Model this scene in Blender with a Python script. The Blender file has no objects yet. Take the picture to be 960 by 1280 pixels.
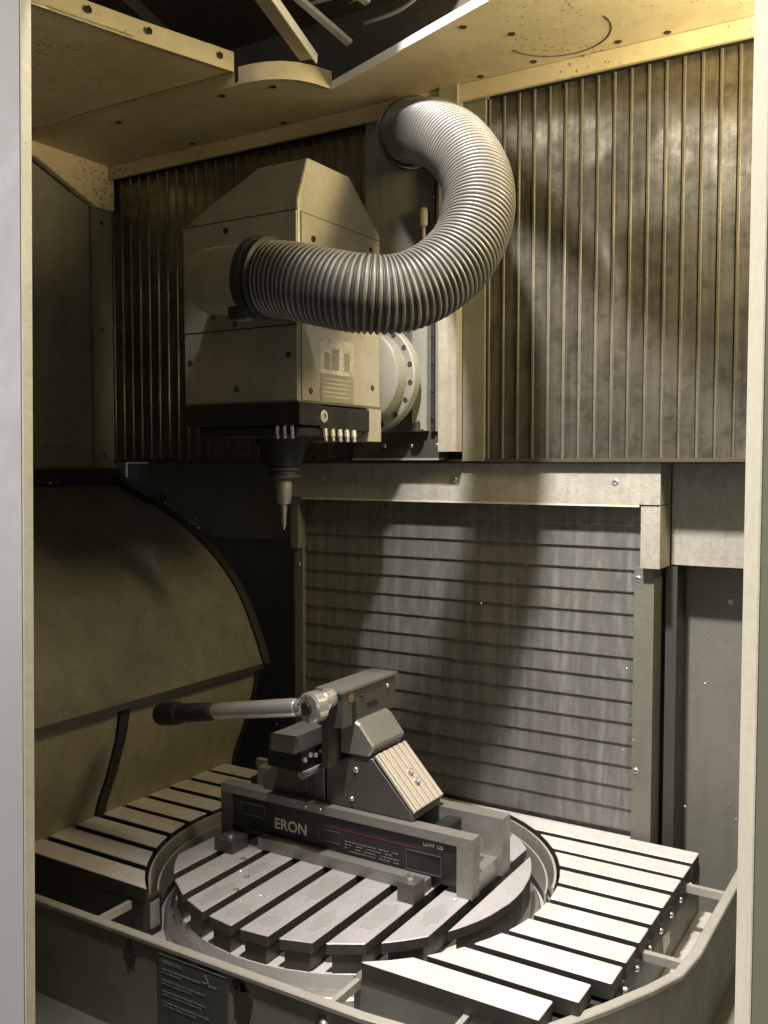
import bpy, bmesh, math, random
from mathutils import Vector, Matrix
random.seed(7)
R = math.radians
sc = bpy.context.scene
Z0 = 1.5                                   # eye height above the workshop floor; all z below are relative to it

# ------------------------------------------------------------------ camera
cd = bpy.data.cameras.new('camera'); cam = bpy.data.objects.new('camera', cd)
sc.collection.objects.link(cam); sc.camera = cam
cd.sensor_fit = 'VERTICAL'; cd.sensor_height = 36.0; cd.lens = 33.1
cd.clip_start = 0.02; cd.clip_end = 60
cam.location = (0, 0, Z0); cam.rotation_euler = (R(90 - 2.967), 0, R(31.421))

# ------------------------------------------------------------------ world and lamps
w = bpy.data.worlds.new('World'); sc.world = w; w.use_nodes = True
bg = w.node_tree.nodes['Background']
bg.inputs[0].default_value = (0.90, 0.93, 1.0, 1); bg.inputs[1].default_value = 0.075

def lamp(name, kind, loc, energy, col, target=None, size=0.1, size_y=None, spread=None):
    l = bpy.data.lights.new(name, kind); l.energy = energy; l.color = col
    if kind == 'AREA':
        l.shape = 'RECTANGLE'; l.size = size; l.size_y = size_y or size
        if spread: l.spread = R(spread)
    else:
        l.shadow_soft_size = size
    o = bpy.data.objects.new(name, l); sc.collection.objects.link(o)
    o.location = (loc[0], loc[1], loc[2] + Z0)
    if target:
        d = Vector(target) - Vector(loc)
        o.rotation_euler = d.to_track_quat('-Z', 'Y').to_euler()
    return o
# workshop light falling in through the open roof, the machine's own warm lamp behind the right jamb, the workshop behind the viewer
lamp('workshop_roof_light', 'AREA', (-0.51, 0.72, 1.30), 72, (1.0, 0.955, 0.955), (-0.62, 1.3, -0.6), 0.095, 0.095, 150)
lamp('machine_lamp', 'AREA', (0.04, 1.36, 0.56), 12.0, (1.0, 0.82, 0.46), (-0.75, 1.44, 0.58), 0.16, 0.28)
lamp('workshop_window', 'AREA', (-1.45, -2.0, 1.85), 46, (1.0, 0.95, 0.84), (-1.45, 1.0, 1.85), 2.4, 1.1)
lamp('workshop_hall_light', 'AREA', (-2.3, -0.7, 0.3), 25, (1.0, 0.955, 0.95), (-0.6, 0.5, 0.0), 0.8, 1.4)
lamp('workshop_behind_viewer', 'AREA', (-0.2, -1.5, 0.15), 5.0, (1.0, 0.97, 0.90), (-0.5, 1.0, -0.4), 1.2, 0.8)

sc.view_settings.view_transform = 'Standard'; sc.view_settings.look = 'None'
sc.view_settings.exposure = 0.0; sc.view_settings.gamma = 1.0

# ------------------------------------------------------------------ materials
def mat(name, col, rough=0.5, metal=0.0, dirt=None, amt=0.5, scale=6.0, streak=None, bump=0.15, bscale=90.0,
        speck=0.0, speckcol=(0.03, 0.022, 0.012), speckscale=60.0, spec=0.5, rvar=0.18, grain=None, fine=0.5):
    m = bpy.data.materials.new(name); m.use_nodes = True
    nt = m.node_tree; N = nt.nodes; L = nt.links
    b = N['Principled BSDF']
    b.inputs['Roughness'].default_value = rough; b.inputs['Metallic'].default_value = metal
    b.inputs['Specular IOR Level'].default_value = spec
    g = N.new('ShaderNodeNewGeometry')
    def coords(sx, sy, sz):
        mp = N.new('ShaderNodeMapping'); mp.inputs['Scale'].default_value = (sx, sy, sz)
        L.new(g.outputs['Position'], mp.inputs['Vector']); return mp.outputs[0]
    def noise(vec, s, det=6, rg=0.6):
        n = N.new('ShaderNodeTexNoise'); n.inputs['Scale'].default_value = s; n.inputs['Detail'].default_value = det
        n.inputs['Roughness'].default_value = rg; L.new(vec, n.inputs['Vector']); return n.outputs['Fac']
    def ramp(f, a, c):
        r = N.new('ShaderNodeMapRange'); r.inputs['From Min'].default_value = a; r.inputs['From Max'].default_value = c
        L.new(f, r.inputs['Value']); return r.outputs[0]
    def mix(f, c1, c2, k=1.0):
        x = N.new('ShaderNodeMix'); x.data_type = 'RGBA'
        if k != 1.0:
            mu = N.new('ShaderNodeMath'); mu.operation = 'MULTIPLY'; mu.inputs[1].default_value = k
            L.new(f, mu.inputs[0]); f = mu.outputs[0]
        L.new(f, x.inputs['Factor'])
        for s, c in ((x.inputs['A'], c1), (x.inputs['B'], c2)):
            if isinstance(c, tuple): s.default_value = (*c, 1)
            else: L.new(c, s)
        return x.outputs['Result']
    P = coords(1, 1, 1)
    cur = col
    dirt = dirt or tuple(c * 0.35 for c in col)
    big = noise(P, scale, 8, 0.65)
    bigr = ramp(big, 0.42, 0.72)
    cur = mix(bigr, cur, dirt, amt)
    fk = fine; fine = noise(P, scale * 9, 4, 0.7)
    cur = mix(ramp(fine, 0.45, 0.8), cur, tuple(c * 0.6 for c in dirt), amt * fk)
    if streak:
        st = noise(coords(*streak[:3]), streak[3], 5, 0.6)
        cur = mix(ramp(st, 0.45, 0.75), cur, streak[5] if len(streak) > 5 else dirt, streak[4])
    if grain:
        gr = noise(coords(*grain[:3]), grain[3], 3, 0.6)
        cur = mix(ramp(gr, 0.35, 0.75), cur, tuple(c * 0.45 for c in col), grain[4])
    if speck:
        v = N.new('ShaderNodeTexVoronoi'); v.inputs['Scale'].default_value = speckscale; L.new(P, v.inputs['Vector'])
        wn = noise(P, 3.1, 3, 0.5)
        th = N.new('ShaderNodeMath'); th.operation = 'MULTIPLY'; L.new(ramp(wn, 0.42, 0.68), th.inputs[0]); th.inputs[1].default_value = 0.36
        lt = N.new('ShaderNodeMath'); lt.operation = 'LESS_THAN'; L.new(v.outputs['Distance'], lt.inputs[0]); L.new(th.outputs[0], lt.inputs[1])
        cur = mix(lt.outputs[0], cur, speckcol, speck)
    L.new(cur, b.inputs['Base Color'])
    rr = N.new('ShaderNodeMapRange'); rr.inputs['To Min'].default_value = max(0.05, rough - rvar); rr.inputs['To Max'].default_value = min(1, rough + rvar)
    L.new(fine if not streak else st, rr.inputs['Value'])
    ra = N.new('ShaderNodeMath'); ra.operation = 'MULTIPLY_ADD'; ra.use_clamp = True
    L.new(bigr, ra.inputs[0]); ra.inputs[1].default_value = 0.35 * amt; L.new(rr.outputs[0], ra.inputs[2]); L.new(ra.outputs[0], b.inputs['Roughness'])
    bp = N.new('ShaderNodeBump'); bp.inputs['Strength'].default_value = bump; bp.inputs['Distance'].default_value = 0.002
    L.new(noise(P, bscale, 4, 0.6), bp.inputs['Height']); L.new(bp.outputs[0], b.inputs['Normal'])
    return m

M = {}
M['ceil'] = mat('stained cream roof paint', (0.60, 0.52, 0.33), 0.42, 0, (0.27, 0.20, 0.10), 0.45, 4, speck=0.7, speckscale=85, speckcol=(0.16, 0.08, 0.03))
M['cream'] = mat('cream paint', (0.31, 0.285, 0.215), 0.45, 0, (0.13, 0.113, 0.075), 0.6, 7, streak=(9, 9, 0.7, 8, 0.45))
M['head'] = mat('head cover paint', (0.34, 0.32, 0.25), 0.42, 0, (0.16, 0.145, 0.1), 0.45, 9, streak=(3, 3, 0.4, 9, 0.25))
M['lightgrey'] = mat('light grey paint', (0.5, 0.49, 0.43), 0.4, 0, (0.22, 0.2, 0.15), 0.4, 9)
M['swivel'] = mat('pale swivel paint', (0.24, 0.235, 0.20), 0.4, 0, (0.15, 0.14, 0.10), 0.4, 9)
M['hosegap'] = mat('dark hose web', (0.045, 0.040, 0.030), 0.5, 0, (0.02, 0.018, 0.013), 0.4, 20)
M['edgelit'] = mat('painted edge light', (0.78, 0.76, 0.70), 0.35, 0, (0.5, 0.46, 0.36), 0.25, 9)  # white put in for light catching the sheet edges, not a real coat
M['wallL'] = mat('left wall paint', (0.20, 0.188, 0.142), 0.5, 0, (0.09, 0.082, 0.058), 0.5, 5, streak=(3, 3, 0.3, 8, 0.4), fine=0.6)
M['rib'] = mat('ribbed steel sheet', (0.28, 0.258, 0.208), 0.16, 0.8, (0.030, 0.027, 0.019), 0.9, 3.4, streak=(14, 14, 0.6, 6, 0.6), bump=0.03, rvar=0.08, fine=0.8)
M['ribedge'] = mat('dull rib fold', (0.135, 0.122, 0.09), 0.45, 0.3, (0.04, 0.035, 0.025), 0.75, 6, streak=(14, 14, 0.8, 6, 0.5), fine=0.6)
M['shut'] = mat('shutter steel', (0.20, 0.193, 0.174), 0.28, 0.5, (0.10, 0.094, 0.08), 0.6, 8, streak=(13, 13, 0.8, 6, 0.6, (0.34, 0.332, 0.305)), bump=0.2, bscale=130, rvar=0.2, fine=0.4)
M['seam'] = mat('grimy seam', (0.10, 0.094, 0.078), 0.5, 0.2, (0.03, 0.027, 0.021), 0.6, 30)
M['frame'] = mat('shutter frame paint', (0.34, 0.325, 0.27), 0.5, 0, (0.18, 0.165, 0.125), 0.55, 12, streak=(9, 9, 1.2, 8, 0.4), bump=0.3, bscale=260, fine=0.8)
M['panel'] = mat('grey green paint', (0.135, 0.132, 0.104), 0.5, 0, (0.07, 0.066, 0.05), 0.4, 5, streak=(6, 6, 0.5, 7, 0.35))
M['dark'] = mat('dark recess paint', (0.045, 0.043, 0.034), 0.5, 0, (0.02, 0.02, 0.015), 0.5, 9)
M['black'] = mat('oily black plastic', (0.012, 0.012, 0.011), 0.35, 0, (0.03, 0.028, 0.022), 0.5, 30)
M['rubber'] = mat('black rubber', (0.011, 0.010, 0.009), 0.6, 0, (0.03, 0.027, 0.02), 0.4, 40, bump=0.6, bscale=160)
M['dome'] = mat('oil stained cover paint', (0.135, 0.125, 0.093), 0.5, 0, (0.062, 0.057, 0.042), 0.7, 2.6, streak=(5, 5, 0.8, 8, 0.4), bump=0.6, bscale=420, rvar=0.15, fine=0.8)
M['domelow'] = mat('lower cover paint', (0.215, 0.195, 0.135), 0.5, 0, (0.11, 0.097, 0.062), 0.5, 5, streak=(5, 5, 0.5, 9, 0.45))
M['hose'] = mat('grey ribbed hose', (0.135, 0.129, 0.110), 0.36, 0.0, (0.055, 0.050, 0.039), 0.8, 9, bump=0.05, spec=0.6)
M['steel'] = mat('machined steel', (0.52, 0.50, 0.46), 0.34, 0.85, (0.22, 0.20, 0.17), 0.5, 14, bump=0.1)
M['chrome'] = mat('satin chrome', (0.74, 0.72, 0.68), 0.22, 0.8, (0.55, 0.53, 0.49), 0.25, 10, bump=0.02, rvar=0.06, fine=0.1)
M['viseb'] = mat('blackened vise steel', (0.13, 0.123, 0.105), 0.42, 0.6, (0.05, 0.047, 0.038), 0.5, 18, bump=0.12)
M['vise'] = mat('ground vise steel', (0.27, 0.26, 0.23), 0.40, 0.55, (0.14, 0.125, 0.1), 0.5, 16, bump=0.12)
M['jawrib'] = mat('ribbed jaw steel', (0.60, 0.55, 0.45), 0.38, 0.5, (0.34, 0.30, 0.22), 0.4, 30)
M['table'] = mat('table steel', (0.56, 0.535, 0.525), 0.22, 0.42, (0.31, 0.295, 0.28), 0.6, 6, grain=(260, 5, 5, 2, 0.30), bump=0.02, fine=0.05)
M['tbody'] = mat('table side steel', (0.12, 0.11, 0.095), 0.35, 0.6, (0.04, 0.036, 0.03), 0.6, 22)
M['pan'] = mat('pale tray steel', (0.62, 0.59, 0.54), 0.28, 0.35, (0.38, 0.34, 0.28), 0.45, 8)
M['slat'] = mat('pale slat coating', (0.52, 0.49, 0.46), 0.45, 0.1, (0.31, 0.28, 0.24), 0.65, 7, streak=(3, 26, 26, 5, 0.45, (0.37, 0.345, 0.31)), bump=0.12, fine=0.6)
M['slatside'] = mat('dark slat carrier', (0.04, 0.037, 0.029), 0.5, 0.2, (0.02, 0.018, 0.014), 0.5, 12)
M['trough'] = mat('worn trough paint', (0.215, 0.208, 0.165), 0.5, 0, (0.075, 0.07, 0.05), 0.45, 6)
M['rust'] = mat('bare rusty metal', (0.060, 0.043, 0.026), 0.6, 0.1, (0.03, 0.02, 0.012), 0.5, 40)
M['rim'] = mat('trough rim steel', (0.50, 0.475, 0.41), 0.34, 0.5, (0.24, 0.215, 0.16), 0.55, 16)
M['jambgrey'] = mat('door jamb grey', (0.52, 0.50, 0.49), 0.45, 0, (0.45, 0.43, 0.41), 0.15, 3, bump=0.03, fine=0.1)
M['jambcream'] = mat('door edge cream', (0.66, 0.62, 0.48), 0.4, 0, (0.46, 0.41, 0.29), 0.35, 9, streak=(6, 6, 1.0, 12, 0.3))
M['jambgreen'] = mat('door jamb olive', (0.34, 0.33, 0.24), 0.45, 0, (0.28, 0.27, 0.19), 0.3, 7, bump=0.05)
M['sticker'] = mat('grey sticker', (0.085, 0.088, 0.072), 0.45, 0, (0.06, 0.06, 0.05), 0.4, 14)
M['print'] = mat('worn pale print', (0.22, 0.215, 0.175), 0.5, 0, (0.09, 0.085, 0.07), 0.8, 60)
M['stickpale'] = mat('faded pictogram sticker', (0.50, 0.47, 0.36), 0.5, 0, (0.17, 0.15, 0.10), 0.95, 26, fine=0.7)
M['stickline'] = mat('faded text sticker', (0.21, 0.20, 0.145), 0.5, 0, (0.13, 0.12, 0.085), 0.5, 50)
M['white'] = mat('white print', (0.62, 0.58, 0.50), 0.5, 0, (0.4, 0.36, 0.3), 0.3, 60)
M['redline'] = mat('red print', (0.11, 0.016, 0.012), 0.5, 0, (0.05, 0.012, 0.01), 0.5, 60)
M['brass'] = mat('brass fitting', (0.45, 0.33, 0.14), 0.35, 0.8, (0.2, 0.14, 0.06), 0.4, 40)
M['screw'] = mat('dark screw', (0.05, 0.04, 0.028), 0.4, 0.5, (0.02, 0.016, 0.01), 0.5, 60)
M['chip'] = mat('bright metal chips', (0.75, 0.72, 0.66), 0.2, 1.0, (0.4, 0.37, 0.3), 0.3, 60)
M['cover'] = mat('dark roof machinery', (0.075, 0.065, 0.042), 0.5, 0.0, (0.03, 0.026, 0.018), 0.6, 7)
M['wet'] = mat('wet coolant film', (0.44, 0.42, 0.405), 0.05, 0.4, (0.32, 0.305, 0.29), 0.4, 14, bump=0.01, rvar=0.02, fine=0.05)
M['cable'] = mat('grey cable', (0.45, 0.43, 0.36), 0.45, 0, (0.15, 0.13, 0.1), 0.4, 30)

# ------------------------------------------------------------------ helpers
C = sc.collection
WL = {}                                    # world origin of every thing or part, relative to the eye height
def bmn(): return bmesh.new()
def box(bm, x0, x1, y0, y1, z0, z1):
    vs = [bm.verts.new((x, y, z)) for z in (z0, z1) for x, y in ((x0, y0), (x1, y0), (x1, y1), (x0, y1))]
    for f in ((3, 2, 1, 0), (4, 5, 6, 7), (0, 1, 5, 4), (1, 2, 6, 5), (2, 3, 7, 6), (3, 0, 4, 7)):
        bm.faces.new([vs[i] for i in f])
    return bm
def prism(bm, poly, axis, a0, a1):
    """poly in the two other axes (x,y / x,z / y,z order), extruded along axis"""
    def p(u, v, a): return {'x': (a, u, v), 'y': (u, a, v), 'z': (u, v, a)}[axis]
    A = [bm.verts.new(p(u, v, a0)) for u, v in poly]; B = [bm.verts.new(p(u, v, a1)) for u, v in poly]
    n = len(poly)
    bm.faces.new(A); bm.faces.new(B[::-1])
    for i in range(n): bm.faces.new((A[i], B[i], B[(i + 1) % n], A[(i + 1) % n]))
    bmesh.ops.recalc_face_normals(bm, faces=bm.faces)
    return bm
def frame_at(d):
    d = d.normalized(); u = Vector((0, 0, 1)) if abs(d.z) < 0.9 else Vector((1, 0, 0))
    a = d.cross(u).normalized(); return a, a.cross(d).normalized()
def lathe(bm, p0, axis, prof, n=32, caps=True):
    """prof = [(distance along axis, radius)]"""
    p0 = Vector(p0); d = Vector(axis).normalized(); a, b = frame_at(d); rings = []
    for t, r in prof:
        rings.append([bm.verts.new(p0 + d * t + (a * math.cos(k * 2 * math.pi / n) + b * math.sin(k * 2 * math.pi / n)) * r) for k in range(n)])
    for q in range(len(rings) - 1):
        for k in range(n): bm.faces.new((rings[q][k], rings[q][(k + 1) % n], rings[q + 1][(k + 1) % n], rings[q + 1][k]))
    if caps: bm.faces.new(rings[0][::-1]); bm.faces.new(rings[-1])
    bmesh.ops.recalc_face_normals(bm, faces=bm.faces)
    return bm
def cyl(bm, p0, p1, r, n=16, r1=None):
    p0 = Vector(p0); p1 = Vector(p1); return lathe(bm, p0, p1 - p0, [(0, r), ((p1 - p0).length, r if r1 is None else r1)], n)
def tube(bm, pts, rad, n=10, caps=True):
    pts = [Vector(p) for p in pts]; rings = []; a = None
    for i, p in enumerate(pts):
        d = (pts[min(i + 1, len(pts) - 1)] - pts[max(i - 1, 0)]).normalized()
        if a is None: a, b = frame_at(d)
        a = (a - d * a.dot(d)).normalized(); b = d.cross(a)
        r = rad[i] if isinstance(rad, (list, tuple)) else rad
        rings.append([bm.verts.new(p + (a * math.cos(k * 2 * math.pi / n) + b * math.sin(k * 2 * math.pi / n)) * r) for k in range(n)])
    for q in range(len(rings) - 1):
        for k in range(n): bm.faces.new((rings[q][k], rings[q][(k + 1) % n], rings[q + 1][(k + 1) % n], rings[q + 1][k]))
    if caps: bm.faces.new(rings[0][::-1]); bm.faces.new(rings[-1])
    bmesh.ops.recalc_face_normals(bm, faces=bm.faces)
    return bm
def ring_seg(bm, c, r0, r1, z0, z1, a0, a1, n=64):
    """flat ring (or part of one) round the vertical axis"""
    full = abs(a1 - a0) > 359.9
    cols = []
    for i in range(n + (0 if full else 1)):
        t = R(a0 + (a1 - a0) * i / n); cs, sn = math.cos(t), math.sin(t)
        cols.append([bm.verts.new((c[0] + r * cs, c[1] + r * sn, z)) for r, z in ((r0, z0), (r1, z0), (r1, z1), (r0, z1))])
    m = len(cols)
    for i in range(m if full else m - 1):
        A, B = cols[i], cols[(i + 1) % m]
        for k in range(4): bm.faces.new((A[k], A[(k + 1) % 4], B[(k + 1) % 4], B[k]))
    if not full: bm.faces.new(cols[0]); bm.faces.new(cols[-1][::-1])
    bmesh.ops.recalc_face_normals(bm, faces=bm.faces)
    return bm
def catmull(P, m):
    P = [Vector(p) for p in P]; P = [2 * P[0] - P[1]] + P + [2 * P[-1] - P[-2]]; out = []
    for i in range(1, len(P) - 2):
        a, b, c, d = P[i - 1:i + 3]
        for k in range(m):
            t = k / m
            out.append(0.5 * ((2 * b) + (c - a) * t + (2 * a - 5 * b + 4 * c - d) * t * t + (3 * b - a - 3 * c + d) * t ** 3))
    out.append(P[-2]); return out
def resample(pts, n):
    s = [0.0]
    for a, b in zip(pts, pts[1:]): s.append(s[-1] + (b - a).length)
    out = []; j = 0
    for i in range(n):
        t = s[-1] * i / (n - 1)
        while j < len(s) - 2 and s[j + 1] < t: j += 1
        f = (t - s[j]) / max(1e-9, s[j + 1] - s[j]); out.append(pts[j].lerp(pts[j + 1], f))
    return out, s[-1]

def obj(name, bm, m, parent=None, bevel=0.0, smooth=False, seg=1):
    """link a bmesh as ONE mesh object with its origin at its own centre, child of parent"""
    if bevel:
        es = [e for e in bm.edges if len(e.link_faces) == 2 and e.calc_face_angle(0) > 0.5]
        bmesh.ops.bevel(bm, geom=es, offset=bevel, segments=seg, profile=0.5, affect='EDGES', clamp_overlap=True)
    cs = [v.co for v in bm.verts]
    c = Vector([(min(v[i] for v in cs) + max(v[i] for v in cs)) / 2 for i in range(3)])
    for v in bm.verts: v.co -= c
    me = bpy.data.meshes.new(name)
    bm.to_mesh(me); bm.free()
    if smooth:
        for p in me.polygons: p.use_smooth = True
        if smooth != 'all': me.set_sharp_from_angle(angle=R(35))
    me.materials.append(M[m])
    o = bpy.data.objects.new(name, me); C.objects.link(o)
    return place(o, c, parent)
def place(o, c, parent):
    c = Vector(c); WL[o.name] = c
    if parent: o.parent = parent; o.location = c - WL[parent.name]
    else: o.location = c + Vector((0, 0, Z0))
    return o
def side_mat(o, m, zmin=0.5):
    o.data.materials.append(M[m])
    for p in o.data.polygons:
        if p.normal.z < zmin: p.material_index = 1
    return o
def copy_to(o, c, parent):
    n = o.copy(); C.objects.link(n); return place(n, c, parent)
def tag(o, label=None, cat=None, group=None, kind=None):
    if label: o['label'] = label
    if cat: o['category'] = cat
    if group: o['group'] = group
    if kind: o['kind'] = kind
    return o
def thing(name, loc, label=None, cat=None, group=None, kind=None):
    o = bpy.data.objects.new(name, None); o.empty_display_size = 0.05; C.objects.link(o)
    place(o, loc, None); return tag(o, label, cat, group, kind)
_screw = {}
def screw(parent, p, axis, r=0.005, m='screw', name='screw', h=0.003):
    """button-head screw with a socket, mesh data shared between alike ones"""
    p = Vector(p); key = (axis, round(r, 5), m, name)
    if key in _screw: return copy_to(_screw[key], p, parent)
    d = {'-y': (0, -1, 0), '+x': (1, 0, 0), '-z': (0, 0, -1), '+z': (0, 0, 1)}[axis]
    bm = lathe(bmn(), (0, 0, 0), d, [(0, r), (h * 0.5, r), (h, r * 0.72), (h, r * 0.42), (h * 0.3, r * 0.40)], 14)
    cc = Vector(d) * (h / 2)
    o = obj(name, bm, m, None, smooth=True)
    WL[o.name] = p; o.location = p + Vector((0, 0, Z0))
    place(o, p + cc, parent); _screw[key] = o
    return o

# ================================================================== THE SETTING
YB = 1.62                                   # ribbed back wall
TC = (-0.865, 1.317); TZ = -0.667           # rotary table centre and top
# ---- back wall with ribbed lamellae
bw = thing('back_wall', (-0.9, YB, 0.008), kind='structure')
obj('backing_sheet', box(bmn(), -1.80, 0.10, YB + 0.012, YB + 0.02, 0.012, 0.72), 'dark', bw)
PIT = 0.0295
def lamella_bm(h):
    x = [0, 0.0008, 0.0022, 0.0052, 0.0066, 0.0290, 0.0295]; y = [0.002, 0.0, -0.0028, -0.0028, 0.0, 0.0, 0.002]
    bm = bmn(); A = [bm.verts.new((a, b, 0)) for a, b in zip(x, y)]; B = [bm.verts.new((a, b, h)) for a, b in zip(x, y)]
    for i in range(6): bm.faces.new((A[i], A[i + 1], B[i + 1], B[i]))
    bm.faces.new((A[0], A[6], A[5], A[4], A[1])); 
    return bm
def lamellae(x0, n):
    first = None
    for i in range(n):
        cx = x0 + i * PIT + PIT / 2; c = (cx, YB + 0.0004, 0.008 + 0.332)
        if first is None:
            first = obj('ribbed_panel', lamella_bm(0.664), 'rib', bw); place(first, c, bw)
            first.data.materials.append(M['ribedge'])
            for q_ in first.data.polygons:
                if q_.index < 4: q_.material_index = 1
        else: copy_to(first, c, bw)
lamellae(-0.764, 29)
lamellae(-1.757, 26)
obj('bottom_trim', box(bmn(), -1.76, 0.09, YB - 0.006, YB + 0.010, 0.002, 0.0085), 'rust', bw)
# flat strips beside the head's slide opening
obj('cover_strip', box(bmn(), -0.848, -0.810, 1.585, 1.610, 0.022, 0.70), 'cream', bw, 0.002)
obj('flat_panel', box(bmn(), -0.8095, -0.765, 1.612, 1.630, 0.004, 0.70), 'wallL', bw, 0.001)
# ---- lower back wall, left and right of the shutter
lb = thing('lower_back_wall', (-0.9, 1.76, -1.0), kind='structure')
obj('recessed_panel', box(bmn(), -1.80, 0.10, 1.77, 1.79, -1.0, 0.02), 'panel', lb)
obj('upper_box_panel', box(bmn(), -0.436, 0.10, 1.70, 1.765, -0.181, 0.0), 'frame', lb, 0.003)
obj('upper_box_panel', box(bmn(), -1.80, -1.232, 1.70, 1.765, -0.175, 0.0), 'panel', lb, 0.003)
obj('dark_channel', box(bmn(), -0.4445, -0.425, 1.70, 1.766, -0.80, -0.184), 'dark', lb, 0.002)
for p in ((-0.347, 1.77, -0.25), (-0.423, 1.77, -0.645), (-0.20, 1.77, -0.25), (-0.20, 1.77, -0.645)):
    screw(lb, p, '-y', 0.006, 'steel', 'bolt')
# ---- left wall
lw = thing('left_wall', (-1.77, 1.1, -0.04), kind='structure')
obj('wall_sheet', box(bmn(), -1.79, -1.764, 0.50, 1.66, -0.06, 0.74), 'wallL', lw)
obj('corner_strip', box(bmn(), -1.764, -1.757, 1.556, 1.619, -0.012, 0.70), 'wallL', lw, 0.001)
obj('inner_panel', box(bmn(), -1.764, -1.7605, 0.52, 1.5525, 0.036, 0.62), 'wallL', lw, 0.001)
obj('lower_panel', box(bmn(), -1.764, -1.7610, 0.52, 1.5525, -0.012, 0.0335), 'wallL', lw, 0.001)
gb = prism(bmn(), [(0.50, 0.705), (0.50, 0.62), (1.39, 0.668), (1.558, 0.598), (1.612, 0.60), (1.612, 0.705)], 'x', -1.757, -1.738)
obj('roof_gusset', gb, 'ceil', lw, 0.002)
obj('ledge_seal', box(bmn(), -1.764, -1.735, 0.52, 1.618, -0.046, -0.014), 'rubber', lw, 0.004)
for z in (0.57, 0.32, 0.02): screw(lw, (-1.757, 1.587, z), '+x', 0.005)
# ---- right wall beyond the door opening
rw = obj('right_wall', box(bmn(), 0.10, 0.12, 0.56, 1.78, -1.0, 0.74), 'panel'); tag(rw, kind='structure')
# ---- roof
ZC = 0.70
cl = thing('ceiling', (-0.9, 1.5, ZC), kind='structure')
arc = [(-1.158, 1.378), (-1.13, 1.3795), (-1.10, 1.386), (-1.073, 1.399), (-1.05, 1.420), (-1.034, 1.448), (-1.022, 1.484)]
edge = [(-1.76, 1.378)] + arc + [(-0.629, 1.331), (-0.36, 1.13), (0.10, 0.80)]
obj('rear_roof_panel', prism(bmn(), edge + [(0.10, 1.612), (-1.76, 1.612)], 'z', ZC, ZC + 0.004), 'ceil', cl)
def wall_path(pts, z0, z1, th=0.003):
    bm = bmn(); rows = []
    for i, (x, y) in enumerate(pts):
        a = Vector(pts[max(i - 1, 0)]); b = Vector(pts[min(i + 1, len(pts) - 1)]); d = (b - a).normalized(); nrm = Vector((-d.y, d.x)) * th
        rows.append([bm.verts.new(v) for v in ((x, y, z0), (x, y, z1), (x + nrm.x, y + nrm.y, z1), (x + nrm.x, y + nrm.y, z0))])
    for A, B in zip(rows, rows[1:]):
        for k in range(4): bm.faces.new((A[k], B[k], B[(k + 1) % 4], A[(k + 1) % 4]))
    bm.faces.new(rows[0]); bm.faces.new(rows[-1][::-1]); bmesh.ops.recalc_face_normals(bm, faces=bm.faces); return bm
obj('step_flange', wall_path([(-1.76, 1.376), (-1.166, 1.376)], ZC - 0.002, ZC + 0.024), 'ceil', cl)
obj('curved_flange', wall_path([(x + 0.002, y - 0.002) for x, y in arc], ZC - 0.002, ZC + 0.030), 'ceil', cl, smooth=True)
obj('edge_flange', wall_path([(-1.020, 1.482), (-0.629, 1.329), (-0.36, 1.128), (0.10, 0.798)], ZC - 0.002, ZC + 0.012), 'edgelit', cl)
obj('rear_flange', box(bmn(), -1.757, 0.10, 1.592, 1.600, 0.669, ZC - 0.001), 'ceil', cl, 0.001)
obj('left_roof_panel', prism(bmn(), [(-1.757, 1.374), (-1.166, 1.374), (-1.222, 1.18), (-1.26, 1.03), (-1.40, 0.50), (-1.757, 0.50)], 'z', ZC + 0.024, ZC + 0.028), 'ceil', cl)
obj('side_flange', wall_path([(-1.40, 0.50), (-1.26, 1.03), (-1.222, 1.18), (-1.164, 1.374)], ZC + 0.022, ZC + 0.058), 'ceil', cl)
dsc = bmn(); ring_seg(dsc, (-0.58, 1.488), 0.0865, 0.0880, ZC - 0.0012, ZC + 0.001, -12, 166, 48)
obj('cutout_rim', dsc, 'rust', cl)
for x, y in ((-1.493, 1.40), (-1.219, 1.405), (-1.454, 1.575), (-1.207, 1.58), (-1.109, 1.421), (-0.70, 1.39), (-0.643, 1.453), (-0.504, 1.572), (-0.425, 1.58), (-0.654, 1.571), (-0.76, 1.58), (-0.30, 1.40)):
    screw(cl, (x, y, ZC - 0.0002), '-z', 0.0065)
for t in (0.1, 0.45, 0.9):
    x = -1.25 + (-1.164 + 1.25) * t; y = 1.067 + (1.374 - 1.067) * t
    screw(cl, (x + 0.004, y, ZC + 0.042), '+x', 0.006)
# ---- tray floor beneath everything
tf = obj('tray_floor', box(bmn(), -1.80, 0.10, 0.90, 1.77, -0.86, -0.84), 'panel'); tag(tf, kind='structure')

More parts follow.
